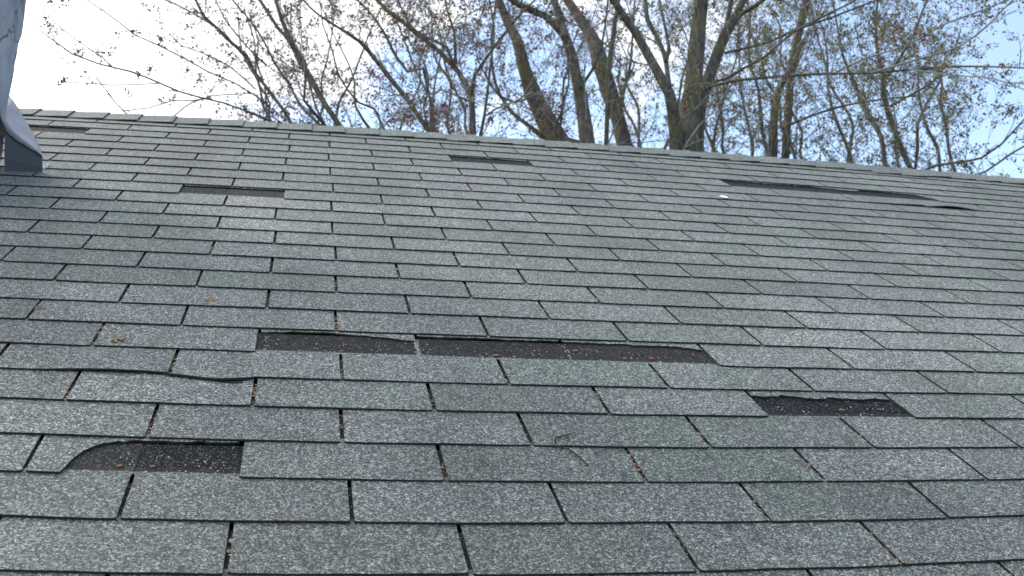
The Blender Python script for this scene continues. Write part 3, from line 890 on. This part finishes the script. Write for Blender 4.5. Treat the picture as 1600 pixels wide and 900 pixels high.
t.limb([(500, 195, 4), (470, 165, 4), (450, 128, 4), (430, 100, 4), (410, 60, 3.5), (385, 25, 3), (360, -4, 3)], 10.8, 11.4, b, rate=4.4)
t.limb([(415, 100, 3.5), (400, 88, 3), (375, 60, 3), (350, 28, 2.5), (335, -4, 2)], 10.9, 10.6, rate=5)
t.limb([(350, 52, 3.5), (318, 30, 3.5), (285, 12, 3), (250, -4, 3)], 11.0, 11.2, rate=4.5)
t.done('long thin curved limb running up to the left edge of the tangle', b)
b = base_at(560, 10.0); t = Tree(13, DUSK+RED[2:4])
t.limb([(430, 192, 4), (400, 180, 3.5), (375, 170, 3.2), (350, 161, 3), (312, 152, 3), (280, 143, 3), (250, 130, 3), (205, 112, 3), (155, 100, 2.5), (112, 84, 2.5), (82, 62, 2), (60, 46, 1.5)], 10.0, 9.4, b, rate=3.4, size=.40, bud=2.6, sub=.9, grow=0)
t.limb([(420, 165, 3), (400, 150, 2.6), (367, 130, 2.6), (325, 112, 2.6), (295, 95, 2.6), (250, 72, 2.4), (212, 55, 2.2), (195, 42, 2), (162, 17, 1.8), (130, -4, 1.6)], 10.2, 9.8, b, rate=3.4, size=.40, bud=2.6, sub=.9, grow=.8)
t.limb([(250, 130, 2.2), (215, 132, 2), (175, 133, 2), (135, 130, 1.8), (90, 128, 1.5)], 9.7, 9.3, rate=4, size=.3, bud=2.4, sub=.8, grow=0)
t.limb([(180, 108, 2), (160, 90, 1.8), (120, 63, 1.8), (85, 35, 1.6), (66, 14, 1.5)], 9.6, 9.4, rate=4, size=.3, bud=2.6, sub=.8, grow=0)
t.limb([(400, 140, 2.5), (360, 105, 2.4), (320, 84, 2.2), (285, 72, 2), (270, 58, 1.8), (272, 50, 1.6)], 10.1, 10.3, rate=4, size=.4, grow=0)
t.limb([(330, 153, 2.5), (300, 157, 2.4), (270, 157, 2.2), (235, 168, 2), (190, 173, 1.8)], 9.9, 9.6, rate=4, size=.3, grow=0, sub=.6)
t.limb([(200, 180, 2.5), (180, 160, 2), (165, 140, 1.8), (150, 120, 1.5)], 9.7, 9.4, b, rate=4, size=.25, grow=0, sub=.6)
t.limb([(270, 183, 2.5), (300, 160, 2.3), (330, 150, 2.2), (370, 147, 2)], 9.9, 10.1, b, rate=4, size=.35, grow=0, sub=.6)
t.done('sparse drooping branch tips crossing the white sky beside the chimney', b)
# thinner growth standing further back
for i, (x, top, D, pal, lab, dens) in enumerate([
        (1150, 40, 15.0, GREEN+GREEN+DUSK, 'thin back tree with yellow green buds between the largest trunk and the paired stems', 1),
        (1290, 30, 14.5, GREEN+DUSK, 'thin back tree filling the gap right of the paired stems', 1),
        (1010, 60, 16.0, GREEN+RED[:2], 'small back tree low in the gap left of the largest trunk', .6),
        (800, 30, 15.0, GREEN+RED+DUSK, 'thin back tree between the red budded tree and the leaning dark trunk', .8),
        (690, 40, 14.0, RED+GREEN, 'reddish back tree low behind the slim forked trunk', .5),
        (560, 30, 14.5, RED+DUSK, 'reddish back tree under the leaning grey pole', .45),
        (450, 40, 15.0, RED[:4]+DUSK, 'faint back tree low at the foot of the diagonal limbs', .35),
        (1460, 60, 15.5, DUSK+GREEN[:2], 'faint back tree low between the thin stems and the far right bough', .7)]):
    t = Tree(40+i, pal); b = base_at(x, D)
    rr = random.Random(90+i)
    for q in range(4):
        xx = x + rr.uniform(-60, 60); lean_ = rr.choice((-1, 1, -1))*rr.uniform(20, 90)
        pts_ = []
        for m, (yy, w) in enumerate(((275, 5.5), (235, 5), (200, 4.5), (165, 4), (130, 3.5), (95, 3), (top+20, 2.5), (top-20, 1.8))):
            f = m/7.0
            pts_.append((xx + lean_*f**1.4 + rr.uniform(-9, 9), yy + rr.uniform(-6, 6), w*rr.uniform(.8, 1.2)))
        t.limb(pts_, D, D+rr.uniform(-.8, .8), b, rate=5.5*dens, size=1.05, bud=1.5, grow=0)
    t.done(lab, b)

# ------------------------------------------------------------------ litter on the roof
M_BUD = noisy('orange_bud', (0.17, 0.065, 0.035), (0.28, 0.12, 0.06), 300, 0.7, 0.1, 0.001)
M_STRAW = noisy('straw', (0.20, 0.14, 0.075), (0.36, 0.28, 0.16), 260, 0.8, 0.1, 0.001)
M_DARKTWIG = noisy('dark_twig', (0.012, 0.011, 0.010), (0.05, 0.033, 0.022), 60, 0.8, 0.1, 0.001)
M_WHITE = noisy('white_fleck', (0.75, 0.77, 0.80), (0.86, 0.87, 0.88), 200, 0.7, 0.1, 0.001)
M_TUFT = noisy('pale_tuft', (0.20, 0.17, 0.12), (0.42, 0.36, 0.26), 180, 0.9, 0.3, 0.002)
def pebble(mb, c, rx, ry, rz, seed, m=0, ang=0.0):
    """small irregular flattened scale lying on the roof; c = (tab, course, height)"""
    u, k, z = c
    ca, sa = math.cos(ang), math.sin(ang)
    rings = []
    for i, (h, w) in enumerate(((0.0, .75), (.5, 1.0), (.9, .55))):
        ring = []
        for j in range(7):
            t = 2*math.pi*j/7
            f = 1 + .28*mnoise.noise(Vector((seed*3.1+math.cos(t)*1.5, math.sin(t)*1.5, i*.4)))
            dx, dy = rx*w*f*math.cos(t), ry*w*f*math.sin(t)
            ring.append(mb.vert(S(u + (dx*ca-dy*sa)/TAB, k + (dx*sa+dy*ca)/EXP, z + rz*h)))
        rings.append(ring)
    for a in range(2):
        for j in range(7):
            j2 = (j+1) % 7
            mb.face((rings[a][j], rings[a][j2], rings[a+1][j2], rings[a+1][j]), m)
    mb.face(rings[2], m)
lit = MB()
rl = random.Random(5)
for k in range(-1, 12):
    off = 0.0 if k % 2 == 0 else 0.5
    for j in range(-4, 9):
        u = j + off
        if (k, u) in TORN or (k, u-1) in TORN: continue
        if rl.random() > (0.92 if k < 7 else .6): continue
        if u > 3 and rl.random() < .55: continue
        uu = joint(k, u)
        c0 = rl.uniform(.25, .7)
        for q in range(rl.randint(4, 22) if k < 8 else rl.randint(2, 8)):
            b_ = min(.93, max(.05, rl.gauss(c0, .2)))
            sz = rl.uniform(.0010, .0036)
            pebble(lit, (uu + rl.uniform(-.010, .010), k + b_, T*(-b_)+.0004), sz*rl.uniform(1, 1.5), sz, sz*.8, rl.random()*40, 1 if rl.random() < .55 else (0 if rl.random() < .6 else 2), rl.uniform(0, 3))
tag(lit.build('bud_scales', [M_BUD, M_STRAW, M_DARKTWIG]), kind='stuff')
def px_to_roof(x, y):
    """tab and course under a point of the survey photograph"""
    u, k = 2.0, 5.0
    for _ in range(40):
        p = to_pix(S(u, k)); e = (x-p[0], y-p[1])
        pu = to_pix(S(u+.01, k)); pk = to_pix(S(u, k+.01))
        A = np.array([[(pu[0]-p[0])/.01, (pk[0]-p[0])/.01], [(pu[1]-p[1])/.01, (pk[1]-p[1])/.01]])
        d = np.linalg.solve(A, np.array(e)); u += max(-2, min(2, d[0])); k += max(-3, min(3, d[1]))
    return u, k
def top_z(k): return T*(1-(k-math.floor(k)))
for (x, y, r, lab, dz) in [
        (187, 728, .0036, 'left of the two orange buds lying in the curved torn patch at lower left', -T),
        (239, 729, .0034, 'right of the two orange buds lying in the curved torn patch at lower left', -T),
        (1316, 641, .0042, 'small orange bud on the dark torn patch at right', -T),
        (534, 549, .0038, 'brown bud at the left end of the long torn patch', -T),
        (775, 556, .0050, 'reddish bud at the bottom of the long torn patch near its middle', -T),
        (899, 548, .0050, 'brown bud in the middle of the height of the long torn patch', -T),
        (976, 561, .0042, 'reddish bud low in the right half of the long torn patch', -T),
        (1018, 561, .0052, 'orange bud nearest the right end of the long torn patch', -T)]:
    u, k = px_to_roof(x, y)
    mb = MB()
    pebble(mb, (u, k, top_z(k)+dz+.0003), r*1.5, r*.9, r*.8, x, 0, .3)
    tag(mb.build('bud', M_BUD), lab, 'bud', 'fallen buds on the torn patches')
# loose grit left on the bare patches, and the pale lines where the lost tabs used to part
M_GRIT = noisy('grit', (0.30, 0.31, 0.31), (0.60, 0.61, 0.60), 500, 0.9, 0.1, 0.001)
mb = MB(); rr = random.Random(12)
for (ua_, ub_, k_, n_g) in ((0.03, 2.9, 6, 120), (3.1, 3.95, 4, 40), (-.6, -.03, 2, 45)):
    for q in range(n_g):
        b_ = min(.8, max(.13, rr.gauss(.3, .2)))
        z_ = rr.uniform(.0006, .0015)
        pebble(mb, (rr.uniform(ua_, ub_), k_ + b_, -T*b_+.0002), z_*1.2, z_, z_, q, 0, rr.uniform(0, 3))
for u_, n_g in ((1.0, 70), (2.0, 18), (.03, 12)):
    for q in range(n_g):
        b_ = rr.uniform(.08, .85)
        pebble(mb, (u_ + rr.gauss(0, .009), 6 + b_, -T*b_+.0002), rr.uniform(.001, .0018), .0012, .0012, q, 0, rr.uniform(0, 3))
tag(mb.build('loose_grit', M_GRIT), kind='stuff')
# crumbs of dry leaf beside a joint
u, k = px_to_roof(331, 471)
mb = MB(); rr = random.Random(3)
for q in range(26):
    pebble(mb, (u + rr.gauss(0, .022), k + rr.gauss(0, .06), top_z(k)+.0004), rr.uniform(.0015, .004), rr.uniform(.001, .0022), .0018, q, 1 if rr.random() < .6 else 0, rr.uniform(0, 3))
tag(mb.build('leaf_crumbs', [M_BUD, M_STRAW]), 'scatter of orange brown dry leaf crumbs on a shingle left of centre', 'debris')
# pale fluffy tuft
u, k = px_to_roof(182, 533)
mb = MB(); rr = random.Random(4)
for q in range(60):
    pebble(mb, (u + rr.gauss(0, .018), k + rr.gauss(0, .075), top_z(k)+.0005+abs(rr.gauss(0, .002))), rr.uniform(.0018, .0045), rr.uniform(.0012, .003), .003, q, 0, rr.uniform(0, 3))
tag(mb.build('lichen_tuft', M_TUFT), 'pale tan tuft lying on a shingle at left', 'debris')
# white dropping far up
u, k = px_to_roof(1133, 312)
mb = MB(); rr = random.Random(6)
pebble(mb, (u, k + .1, top_z(k)+.001), .016, .020, .006, 3, 0, .4)
tag(mb.build('bird_dropping', M_WHITE), 'small white spot of bird dropping on the upper right shingles', 'dropping')
# white crumb of mortar by the flashing
u, k = px_to_roof(70, 264)
mb = MB(); rr = random.Random(8)
for q in range(6):
    pebble(mb, (u + rr.gauss(0, .012), k + rr.gauss(0, .08), top_z(k)+.001), rr.uniform(.004, .008), rr.uniform(.004, .007), .009, q, 0, rr.uniform(0, 3))
tag(mb.build('mortar_crumb', M_WHITE), 'whitish crumb of mortar at the foot of the chimney flashing', 'debris')
# bent dark twig
mb = MB()
def rp(x, y, h):
    u, k = px_to_roof(x, y); return S(u, k, top_z(k)+h)
def spx(i, j): return 820+i/7.5, 640+j/7.5
main = [rp(*spx(365, 440), .002), rp(*spx(352, 405), .003), rp(*spx(355, 376), .0035), rp(*spx(415, 352), .003), rp(*spx(480, 327), .0025), rp(*spx(540, 305), .002), rp(*spx(590, 286), .0015)]
mb.tube(main, [.0014, .0015, .0015, .0014, .0012, .0009, .0007], 5)
mb.tube([rp(*spx(478, 328), .0025), rp(*spx(497, 350), .002), rp(*spx(520, 396), .002)], [.0014, .0014, .0008], 5)
mb.tube([rp(*spx(365, 445), .004), rp(*spx(430, 480), .003), rp(*spx(510, 488), .003), rp(*spx(590, 545), .0025), rp(*spx(660, 600), .002), rp(*spx(750, 690), .0015)], [.0014, .0011, .0014, .0015, .0014, .0007], 5)
tag(mb.build('twig', M_DARKTWIG), 'bent dark twig lying across two shingle rows right of centre', 'twig')
